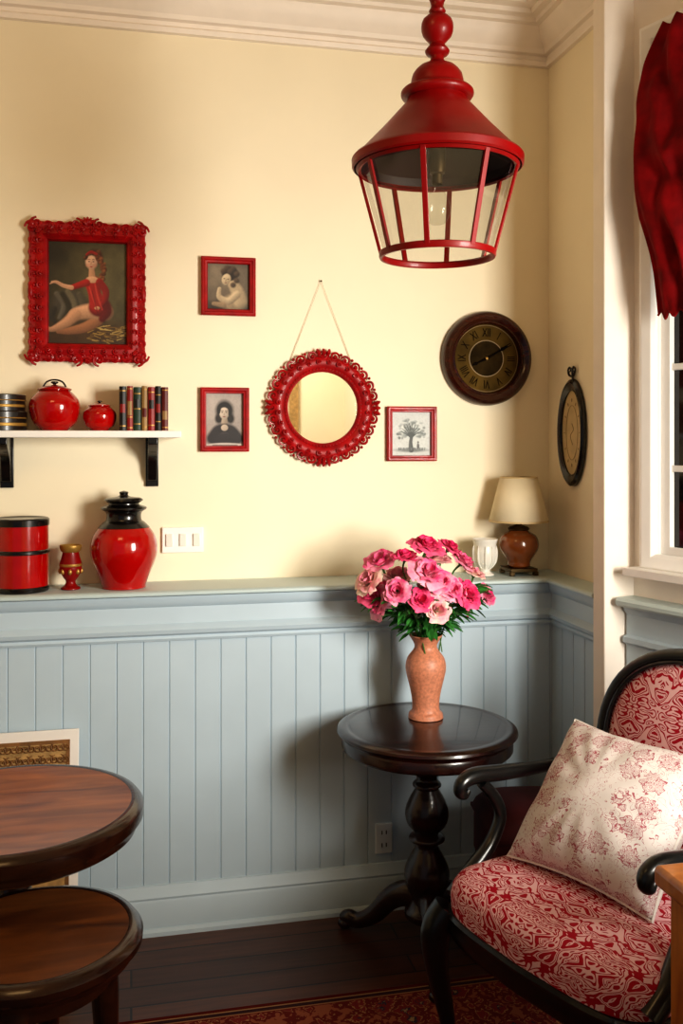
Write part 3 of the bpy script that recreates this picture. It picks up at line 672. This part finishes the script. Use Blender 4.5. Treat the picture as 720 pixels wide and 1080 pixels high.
# ------------------------------------------------------------ pendant lantern
g=thing('pendant_lantern','red enamel hanging lantern with glass panes and turned stem','pendant lamp',(.63,-1.185,1.936))
b=MB()
b.lathe([(.176,.188),(.180,.192),(.181,.206),(.177,.211),(.170,.214),(.118,.268),(.086,.304),(.066,.326),(.062,.336)],64)
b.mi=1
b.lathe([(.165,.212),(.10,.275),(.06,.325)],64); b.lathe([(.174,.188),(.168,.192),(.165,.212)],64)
b.obj('lantern_shade',[M['redp'],M['inner']],g,smooth=30)
b=MB(); b.lathe([(.062,.334),(.074,.338),(.077,.346),(.073,.353),(.058,.358),(.056,.366),(.052,.386),(.038,.402),(.024,.408),(.016,.414),(.014,.424),(.022,.428),(.026,.436),(.020,.444),(.016,.452),(.03,.468),(.034,.486),(.03,.502),(.016,.514),(.018,.52),(.013,.53),(.017,.545),(.024,.555),(.03,.57),(.024,.586),(.013,.594),(.018,.602),(.012,.61),(.01,.7),(.01,1.07)],36,k=2); b.obj('turned_stem',M['redp'],g)
b=MB(); b.lathe([(.01,1.06),(.03,1.07),(.055,1.095),(.06,1.114)],36,k=2); b.obj('ceiling_rose',M['redp'],g)
b=MB(); b.lathe([(.114,.002),(.116,-.001),(.121,-.001),(.123,.003),(.123,.012),(.118,.014),(.114,.010),(.114,.002)],64); b.obj('bottom_ring',M['redp'],g)
b=MB()
b.lathe([(.161,.185),(.167,.182),(.172,.188),(.168,.195),(.161,.188)],64); b.obj('upper_ring',M['redp'],g)
for i in range(8):
    a=2*pi*i/8+.30; c,s_=math.cos(a),math.sin(a)
    b=MB(); tx,ty=-s_,c; wd=.0055; th=.003
    vs=[]
    for r,z in ((.120,.006),(.169,.190)):
        for p_,q_ in ((-1,-1),(1,-1),(1,1),(-1,1)): vs.append(((r+q_*th)*c+tx*wd*p_,(r+q_*th)*s_+ty*wd*p_,z))
    b.add(vs,[(0,1,2,3),(4,5,6,7),(0,1,5,4),(1,2,6,5),(2,3,7,6),(3,0,4,7)]); b.obj('lantern_bar',M['redp'],g,bevel=.001)
b=MB()
for i in range(8):
    a0=2*pi*i/8+.30; a1=a0+2*pi/8
    b.add([(.115*math.cos(a0),.115*math.sin(a0),.012),(.115*math.cos(a1),.115*math.sin(a1),.012),(.164*math.cos(a1),.164*math.sin(a1),.19),(.164*math.cos(a0),.164*math.sin(a0),.19)],[(0,1,2,3)])
go=b.obj('glass_panel',M['glass'],g)
for pl in go.data.polygons: pl.use_smooth=False
b=MB(); b.lathe([(0,.07),(.016,.073),(.027,.092),(.028,.11),(.02,.13),(.012,.148),(.011,.16)],28,k=3); b.obj('light_bulb',M['bulb'],g)
b=MB(); b.lathe([(.0115,.155),(.0115,.175),(.016,.178),(.018,.2),(.018,.26),(.008,.3),(.006,.33)],28); b.obj('bulb_socket',M['brass'],g)

# ------------------------------------------------------------ pedestal table
TX,TY=.846,-.434; TH=.717-FZ
g=thing('pedestal_table','round dark mahogany pedestal table against the panelling','table',(TX,TY,FZ))
b=MB(); b.lathe([(0,TH),(.228,TH),(.232,TH-.001),(.238,TH+.001),(.252,TH-.001),(.262,TH-.006),(.264,TH-.013),(.258,TH-.02),(.25,TH-.023),(.247,TH-.03),(.25,TH-.036),(.25,TH-.058),(.244,TH-.064),(.0,TH-.064)],80); b.obj('table_top',M['dwood'],g,smooth=40)
b=MB()
pf=[(.11,.064),(.10,.076),(.055,.086),(.040,.10),(.034,.112),(.048,.12),(.054,.128),(.050,.136),(.034,.144),(.030,.158),(.04,.168),(.042,.176),(.034,.184),(.046,.205),(.060,.235),(.064,.262),(.056,.29),(.038,.308),(.034,.316),(.050,.324),(.052,.334),(.036,.342),(.034,.356),(.046,.378),(.062,.41),(.067,.44),(.058,.475),(.046,.50)]
b.lathe([(r,TH-z) for r,z in pf]+[(.054,.13),(.064,.12),(.064,.1),(.04,.085),(0,.08)],40,k=2); b.obj('pedestal',M['dwood'],g,smooth=50)
for a in (math.radians(141),math.radians(258),math.radians(15)):
    c,s_=math.cos(a),math.sin(a)
    b=MB(); b.tube([(q*c,q*s_,z) for q,z in ((.02,.15),(.07,.15),(.12,.12),(.17,.065),(.22,.035),(.255,.036),(.275,.026))],[.040,.038,.032,.027,.023,.025,.018],12,5,sq=.8); b.ball((.268*c,.268*s_,.018),(.022,.022,.018),12); b.obj('table_foot',M['dwood'],g)
VX,VY,VZ=.866,-.36,.718
g=thing('flower_vase','speckled peach ceramic vase holding roses on the table','vase',(VX,VY,VZ))
b=MB(); b.lathe([(0,0),(.048,0),(.052,.004),(.050,.014),(.042,.022),(.041,.05),(.048,.09),(.058,.13),(.061,.155),(.055,.18),(.040,.2),(.034,.212),(.036,.224),(.044,.238),(.050,.247),(.047,.249),(.04,.238),(.031,.222),(.03,.2),(.045,.17),(.03,.05),(0,.03)],48,k=3); b.obj('vase_body',M['peach'],g)

# roses
def bloom(kind,seed):
    random.seed(seed); b=MB()
    full=random.uniform(.6,1.35)
    layers=[(3,.006,.036,.03),(4,.012,.037,.08),(5,.019,.036,.26*full),(5,.027,.032,.55*full),(6,.035,.027,.9*full)]
    for li,(n,r,h,op) in enumerate(layers):
        for i in range(n):
            a0=2*pi*(i/n)+li*.7+random.uniform(-.3,.3); wd=pi/n*1.5; jr=random.uniform(.80,1.18); jh=random.uniform(.82,1.16); ph=random.uniform(0,6); rf=.0030 if li>1 else .001
            tw=random.uniform(-.15,.15)
            def fn(u,v,a0=a0,wd=wd,r=r,h=h,op=op,jr=jr,jh=jh,ph=ph,rf=rf,tw=tw):
                uu=(u-.5)*2; wv=math.sin(pi*(.12+.58*v))
                a=a0+uu*wd*wv*1.1+tw*v
                rad=(.004+r*(v**.6))*jr+op*.014*v**3+.0018*uu*uu*v+rf*math.sin(uu*5.5+ph)*v*v
                z=h*jh*(v**.9)*(1-.20*uu*uu*v)-op*.014*v**4+rf*math.sin(uu*5+ph*2)*v*v
                if v>.85: rad+=.003*op*(1 if op>.2 else -1)
                return (rad*math.cos(a),rad*math.sin(a),z)
            b.grid(fn,8,6)
    return b
roses=[(384,607),(397,590),(394,627),(414,607),(417,584),(435,597),(443,575),(459,590),(443,631),(461,613),(471,577),(486,592),(476,619),(498,604),(509,626),(489,634),(426,622),(450,605),(405,613),(389,620)]
KD=['rose2','rose3','rose3','rose2','rose1','rose3','rose1','rose2','rose2','rose3','rose1','rose3','rose1','rose2','rose3','rose1','rose1','rose3','rose3','rose1']
cen=Vector((VX,VY,1.02))
for i,(px,py) in enumerate(roses):
    random.seed(100+i)
    dx=(px-446)*.00287; z=1.55-(py-465)*.00287
    q=(dx/.19)**2+((z-1.07)/.17)**2
    dy=-.13*math.sqrt(max(0,1-q)) if i%4!=3 else .0
    if i in (0,2,13,14): dy=-.02
    p=Vector((VX+dx*.97,VY+dy,z-.010)); d=(p-cen).normalized(); d=(d+Vector((random.uniform(-.45,.45),-.35+random.uniform(-.3,.3),.2+random.uniform(-.4,.25)))).normalized()
    if i==8: d=Vector((-.05,-.9,.35)).normalized()
    kind=KD[i]
    lb={'rose1':'magenta pink','rose3':'bright pink','rose2':'blush pink with deeper edges'}[kind]
    scl=random.uniform(.70,1.03)
    b=bloom(kind,i); o=b.obj('rose',M[kind],smooth=0,dbl=False)
    rot=d.to_track_quat('Z','Y').to_matrix().to_4x4(); o.matrix_world=Matrix.Translation(p)@rot@Matrix.Scale(scl,4)
    top(o,'open %s rose in the peach vase'%lb,'rose','roses in the vase')
    inv=(Matrix.Translation(p)@rot).inverted()
    k=random.uniform(0,2*pi); mouth=Vector((VX+.016*math.cos(k)+dx*.08,VY+.016*math.sin(k),VZ+.245)); bot=Vector((VX-.01*math.cos(k),VY-.01*math.sin(k),VZ+.10))
    b=MB(); P=[inv@p,inv@(p-d*.05),inv@(mouth*.6+p*.4-Vector((0,0,.0))),inv@mouth,inv@bot]
    b.tube([tuple(x) for x in P],[.0045,.003,.003,.0028,.0025],7,4)
    b.ball((0,0,-.001),(.009,.009,.006),10)
    s=b.obj('stem',M['stem'],o)
random.seed(11); b=MB()
for i in range(340):
    a=random.uniform(0,2*pi); t=random.random(); r=.02+.145*t**.8
    base_=Vector((VX+r*math.cos(a)*1.0,VY+r*math.sin(a)*.7,.990+.09*t+random.uniform(-.015,.045)))
    d=Vector((math.cos(a),math.sin(a)*.7,random.uniform(-.6,.7))).normalized(); L=random.uniform(.028,.058)
    sd=d.cross(Vector((random.uniform(-.4,.4),random.uniform(-.4,.4),1))).normalized(); up=sd.cross(d)
    vs=[];
    for k,(f,w) in enumerate(((0,.06),(.3,.65),(.6,.75),(.85,.4),(1,.03))):
        c=base_+d*L*f-Vector((0,0,.010*f*f))
        vs+=[tuple(c-sd*w*L*.3+up*.003*w),tuple(c-up*.002),tuple(c+sd*w*L*.3+up*.003*w)]
    fs=[]
    for k in range(4):
        fs+=[(k*3,k*3+1,k*3+4,k*3+3),(k*3+1,k*3+2,k*3+5,k*3+4)]
    b.add(vs,fs)
for i in range(26):
    a=random.uniform(0,2*pi); r=random.uniform(.05,.13)
    b.tube([(VX+.02*math.cos(a),VY+.02*math.sin(a),VZ+.243),(VX+.5*r*math.cos(a),VY+.4*r*math.sin(a),1.0),(VX+r*math.cos(a),VY+.7*r*math.sin(a),1.04)],.002,5,3)
o=b.obj('foliage',M['leaf'],dbl=False); top(o,'dense green leaves below the rose blooms','leaves'); o['kind']='stuff'

# ------------------------------------------------------------ round brown table and the stool tucked under its edge
def rtop(b,R,z,T):
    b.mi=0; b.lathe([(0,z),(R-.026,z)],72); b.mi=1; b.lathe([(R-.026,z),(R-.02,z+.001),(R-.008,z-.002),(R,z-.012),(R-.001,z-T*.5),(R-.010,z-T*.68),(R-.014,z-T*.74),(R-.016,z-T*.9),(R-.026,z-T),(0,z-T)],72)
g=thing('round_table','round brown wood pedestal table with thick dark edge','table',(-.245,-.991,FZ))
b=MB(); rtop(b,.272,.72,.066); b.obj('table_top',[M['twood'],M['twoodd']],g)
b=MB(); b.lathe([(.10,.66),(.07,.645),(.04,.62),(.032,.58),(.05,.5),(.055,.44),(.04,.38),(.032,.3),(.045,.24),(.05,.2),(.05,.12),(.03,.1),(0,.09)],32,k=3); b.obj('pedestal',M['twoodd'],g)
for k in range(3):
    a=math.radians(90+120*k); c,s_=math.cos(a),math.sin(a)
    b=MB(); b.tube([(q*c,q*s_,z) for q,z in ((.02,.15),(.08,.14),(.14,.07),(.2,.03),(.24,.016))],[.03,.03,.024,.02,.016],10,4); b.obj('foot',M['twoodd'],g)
g=thing('round_stool','round brown wood stool with dark edge and turned legs','stool',(-.170,-1.295,FZ))
TS=.60
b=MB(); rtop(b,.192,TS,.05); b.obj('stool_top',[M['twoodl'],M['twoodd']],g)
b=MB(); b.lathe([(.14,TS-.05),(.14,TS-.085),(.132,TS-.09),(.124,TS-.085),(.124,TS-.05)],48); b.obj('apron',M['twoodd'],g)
for k in range(4):
    a=math.radians(-6+90*k); c,s_=math.cos(a),math.sin(a)
    b=MB(); b.tube([(.118*c,.118*s_,TS-.052),(.124*c,.124*s_,TS-.12),(.128*c,.128*s_,.36),(.14*c,.14*s_,.18),(.16*c,.16*s_,.0)],[.027,.025,.02,.017,.014],12,4); b.obj('leg',M['twoodd'],g)

g=thing('leaning_picture','white mounted tan ornamental print leaning on the panelling','picture',(-.40,-.285,FZ))
g.rotation_euler=(-math.radians(8),0,0)
b=MB(); b.box((-.25,-.006,.002),(.25,.006,.648)); b.obj('mount_board',M['mat'],g,bevel=.002)
b=MB(); b.mi=0; b.box((-.225,-.008,.03),(.225,-.006,.62)); b.mi=1; b.rectring(.45,.59,[(0,-.0085),(0,-.0105),(.01,-.0105),(.01,-.0085)],0,.325)
for j in range(3):
    for i in range(14):
        for s_ in (-1,1): b.scroll((s_*.008+ (i-6.5)*.032,.60-j*.034),pi/2,.013,s_,.0022,y=-.009)
b.obj('ornamental_print',[M['kraft'],M['pgr']],g)

g=MB(); g.box((-.85,-.95,0),(.85,.95,.007)); o=g.obj('area_rug',M['rug'],bevel=.002); o.location=(.73,-1.56,FZ+.0005); top(o,'red patterned persian wool rug on dark floorboards','rug')

# ------------------------------------------------------------ armchair
RUGZ=FZ+.008
g=thing('armchair','black carved wooden armchair upholstered in red damask','armchair',(1.044,-1.14,RUGZ),math.radians(-69.5))
def outl(phi,s=1,w=.285,d=.265):
    c,q=math.cos(phi),math.sin(phi)
    cx=math.copysign(abs(c)**.42,c); cy=math.copysign(abs(q)**.42,q)
    return (w*cx*(1-.10*cy)*s,d*cy*s*(1+ (.05*(1-abs(cx)) if cy<0 else 0)))
def ringmesh(b,rows,n=72):
    vs=[];fs=[]
    for s,z in rows:
        for i in range(n):
            x,y=outl(2*pi*i/n,s); vs.append((x,y,z))
    for j in range(len(rows)-1):
        for i in range(n): fs.append((j*n+i,j*n+(i+1)%n,(j+1)*n+(i+1)%n,(j+1)*n+i))
    b.add(vs,fs)
b=MB(); ringmesh(b,[(.001,.480),(.4,.479),(.7,.476),(.88,.470),(.95,.460),(.985,.444),(1.0,.42),(.995,.385)]); b.obj('seat',M['damS'],g,smooth=60)
b=MB(); ringmesh(b,[(.97,.39),(1.01,.388),(1.025,.38),(1.01,.37),(1.02,.355),(1.01,.335),(.99,.325),(.9,.325),(.9,.39)]); b.obj('seat_rail',M['blackw'],g)
for sx in (-1,1):
    b=MB(); b.tube([(sx*.270,-.236,.385),(sx*.285,-.262,.33),(sx*.278,-.262,.24),(sx*.262,-.245,.12),(sx*.262,-.25,.05),(sx*.272,-.268,.014)],[.036,.036,.027,.018,.016,.022],12,5); b.ball((sx*.272,-.268,.012),(.024,.026,.012),12)
    b.ball((sx*.285,-.262,.35),(.03,.024,.03),12)
    b.obj('front_leg',M['blackw'],g)
    b=MB(); b.tube([(sx*.215,.23,.40),(sx*.22,.25,.28),(sx*.222,.29,.12),(sx*.225,.335,.0)],[.026,.024,.02,.017],10,4); b.obj('back_leg',M['blackw'],g)
    xo=-.034 if sx>0 else -.012; yo=-.02 if sx>0 else -.004
    b=MB(); b.tube([(sx*.265,.27,.655),(sx*.278,.2,.652),(sx*(.300+xo*.7),.08+yo*.5,.650),(sx*(.308+xo),-.04+yo,.658),(sx*(.305+xo),-.13+yo,.668),(sx*(.303+xo),-.170+yo,.660),(sx*(.303+xo),-.180+yo,.640),(sx*(.303+xo),-.164+yo,.628),(sx*(.303+xo),-.152+yo,.638)],[.013,.014,.016,.020,.020,.018,.015,.011,.007],12,5); 
    b.obj('armrest',M['blackw'],g)
    b=MB(); b.tube([(sx*(.303+xo),-.11+yo,.648),(sx*(.304+xo),-.065+yo,.60),(sx*(.303+xo),-.05+yo,.55),(sx*(.30+xo*.8),-.085+yo,.49),(sx*.288,-.15+yo*.5,.44),(sx*.284,-.205,.395)],[.014,.015,.016,.018,.022,.026],12,5); b.obj('arm_support',M['blackw'],g)
RK=Matrix.Translation((0,.262,.44))@Matrix.Rotation(math.radians(-9),4,'X')
b=MB(); b.xf=RK; a_,h_=.278,.245; ZC=.27; P=[]
for i in range(60):
    t=2*pi*i/60; P.append((a_*math.copysign(abs(math.cos(t))**.9,math.cos(t)),0.0,ZC+h_*math.copysign(abs(math.sin(t))**.9,math.sin(t))))
b.tube(P,.022,12,0,closed=True,sq=.8)
b.tube([(x*.93,y-.016,ZC+(z-ZC)*.93) for x,y,z in P],.006,8,0,closed=True)
for sx in (-1,1): b.tube([(sx*.20,0,.13),(sx*.205,0,.05),(sx*.215,-.01,-.05)],[.022,.022,.026],10,3)
b.obj('back_frame',M['blackw'],g)
b=MB(); b.xf=RK
for sg in (-1,1):
    vs=[];fs=[];n=60; rows=[(0,.05),(.3,.048),(.6,.04),(.85,.026),(.97,.008),(1,0)]
    for s,t in rows:
        for x,y,z in P: vs.append((.95*s*x,sg*t*(.9 if sg<0 else .4),ZC+.95*s*(z-ZC)))
    for j in range(len(rows)-1):
        for i in range(n): fs.append((j*n+i,j*n+(i+1)%n,(j+1)*n+(i+1)%n,(j+1)*n+i))
    b.add(vs,fs)
b.obj('back_upholstery',M['damB'],g,smooth=60)
# cushion
e1=Vector((.17,-.36,0)).normalized(); e2=Vector((.225,.087,.265)); e2=(e2-e1*e2.dot(e1)).normalized()
b=MB(); A=.200;AH=.190
for sg in (-1,1):
    def fn(u,v,sg=sg):
        u=u*2-1;v=v*2-1
        x=A*u*(1-.09*(1-v*v)); y=AH*v*(1-.09*(1-u*u)); t=.098*((1-u**2)*(1-v**2))**.42
        r2=math.sqrt(u*u+v*v); an=math.atan2(v,u)
        t*=1+.06*math.sin(13*an+1.5*math.sin(3*an))*max(0,r2-.25)
        t+=.006*noise.noise(Vector((u*2.5,v*2.5,sg)))*(1-u*u)*(1-v*v)
        return (x,y,sg*t)
    b.grid(fn,44,44)
co=b.obj('cushion',M['toile'],smooth=0)
e3=e1.cross(e2)
MM=Matrix((( e1.x,e2.x,e3.x,0),(e1.y,e2.y,e3.y,0),(e1.z,e2.z,e3.z,0),(0,0,0,1)))
co.matrix_world=Matrix.Translation((1.085,-1.078,.692))@MM
top(co,'square white cushion with pink toile print leaning on the armchair','cushion')
b=MB(); P=[]
for t in range(4):
    for k in range(12):
        f=k/12*2-1; u,v=((f,-1),(1,f),(-f,1),(-1,-f))[t]
        P.append((A*u*(1-.09*(1-v*v)),AH*v*(1-.09*(1-u*u)),0))
b.tube(P,.0035,6,0,closed=True); b.obj('cushion_piping',M['mat'],co)

# maroon stool
g=thing('footstool','low maroon upholstered stool on short wooden legs','stool',(1.14,-.50,FZ),math.radians(-8))
b=MB(); b.box((-.14,-.14,.24),(.14,.14,.38)); b.obj('stool_body',M['maroon'],g,bevel=.02)
b=MB(); 
def fn(u,v):
    u=u*2-1;v=v*2-1; return (.145*u,.145*v,.38+.07*((1-u**4)*(1-v**4))**.5)
b.grid(fn,20,20); b.box((-.145,-.145,.372),(.145,.145,.382)); b.obj('stool_cushion',M['maroon'],g,smooth=60)
for x in (-.115,.115):
    for y in (-.115,.115):
        b=MB(); b.lathe([(0,0),(.012,0),(.016,.02),(.012,.05),(.02,.2),(.022,.245)],16,c=(x,y,0),k=2); b.obj('leg',M['dwood'],g)

# honey oak table
g=thing('oak_side_table','honey coloured wooden side table with drawer beside the armchair','table',(1.070,-2.035,RUGZ))
b=MB(); b.box((-.30,-.24,.81),(.30,.24,.842)); b.obj('table_top',M['owood'],g,bevel=.008)
b=MB(); b.box((-.27,-.21,.66),(.27,.21,.81)); b.obj('apron',M['owood'],g,bevel=.002)
b=MB(); b.box((-.277,-.15,.68),(-.268,.15,.79)); o=b.obj('drawer',M['owood'],g,bevel=.004)
b=MB(); b.xf=Matrix.Translation((-.277,0,.735))@Matrix.Rotation(-pi/2,4,'Y'); b.lathe([(.006,0),(.006,.012),(.014,.018),(.012,.026),(0,.028)],20); b.obj('knob',M['brass'],o)
for x in (-.255,.255):
    for y in (-.195,.195):
        b=MB(); b.lathe([(.012,0),(.018,.03),(.015,.06),(.022,.2),(.026,.45),(.018,.52),(.028,.56),(.024,.6)],20,c=(x,y,0),k=2); b.box((x-.026,y-.026,.6),(x+.026,y+.026,.81)); b.obj('leg',M['owood'],g)

# ------------------------------------------------------------ curtain swag
g=thing('window_swag','gathered dark red swag curtain over the window','curtain'); g.matrix_world=CW
def cloth(u,v):
    bot=1.895 if u<.11 else 1.895+.40*(1-math.cos(min(1,(u-.11)/.3)*pi))/2
    if u>.6: bot=2.295-.40*((u-.6)/.4)**2
    bot+=.007*math.sin(u*150)+.010*noise.noise(Vector((u*40,0,0)))
    topz=2.70-.015*abs(math.sin(u*40))
    z=topz+(bot-topz)*v
    if v<.14: left=.06*(1-v/.14)**1.5
    elif v<.66: left=-.012*math.sin((v-.14)/.52*pi)
    else: left=.040*math.sin(min(1,(v-.66)/.24)*pi/2)
    x=.098+u*.97+left*(1-u)**4
    edge=min(1,u/.05)
    w=min(1,max(0,(v-.5)/.35))
    n1=noise.noise(Vector((u*9,v*4,0))); n2=noise.noise(Vector((u*16,v*2.2,5)))
    ph1=v*20-u*34+2.6*n1
    ph2=u*85+1.6*math.sin(v*2.6+u*5)+2.2*n2
    y=-.06+(.015*math.sin(ph1)*(1-.85*w)+.012*math.sin(ph2)*(.15+.85*w))*(.25+.75*edge)
    y+=.018*noise.noise(Vector((u*15,v*8,3)))*edge-.035*math.sin(v*pi)*(1-.5*u)
    return (x,y,z)
b=MB(); b.grid(cloth,260,110); b.obj('swag_fabric',M['curtain'],g,smooth=0,solid=.002)
b=MB(); P=[cloth(i/150,1.0) for i in range(151)]; b.tube(P,.0035,8,0); b.obj('trim_braid',M['curtain'],g)
b=MB(); b.box((.15,-.03,2.66),(1.08,-.0,2.69)); b.obj('pelmet_board',M['trimc'],g)

# ------------------------------------------------------------ lights
def area(name,loc,target,w,h,e,col,spread=180):
    L=bpy.data.lights.new(name,'AREA'); L.shape='RECTANGLE'; L.size=w; L.size_y=h; L.energy=e; L.color=col; L.spread=math.radians(spread)
    o=bpy.data.objects.new(name,L); COL.objects.link(o); o.location=loc
    o.rotation_euler=(Vector(target)-Vector(loc)).to_track_quat('-Z','Y').to_euler(); return o
area('daylight_window',(1.72,-2.75,1.62),(.48,0,1.40),.6,1.0,24,(1,.955,.86),92)
area('warm_fill',(-.5,-2.0,2.95),(-.4,-.2,1.9),.6,.6,6,(1,.62,.26))  # warm fill added overhead to yellow the upper left wall
area('rear_wall_fill',(.6,-3.9,2.7),(1.5,-5.1,1.8),.5,.5,18,(1,.90,.72),140)  # fill added out of view to brighten the rear wall reflected in the mirror
W=bpy.data.worlds.new('World'); S.world=W; W.use_nodes=True
bg=W.node_tree.nodes['Background']; bg.inputs[0].default_value=(.80,.84,.93,1); bg.inputs[1].default_value=.17

cam=bpy.data.cameras.new('Camera'); co=bpy.data.objects.new('Camera',cam); COL.objects.link(co)
cam.sensor_fit='VERTICAL'; cam.sensor_height=24; cam.sensor_width=16; cam.lens=24*1000/1080
cam.shift_y=-75/1080
co.location=(0,-3.094,1.55); co.rotation_euler=(pi/2,0,math.radians(-12.5))
cam.clip_start=.05
S.camera=co
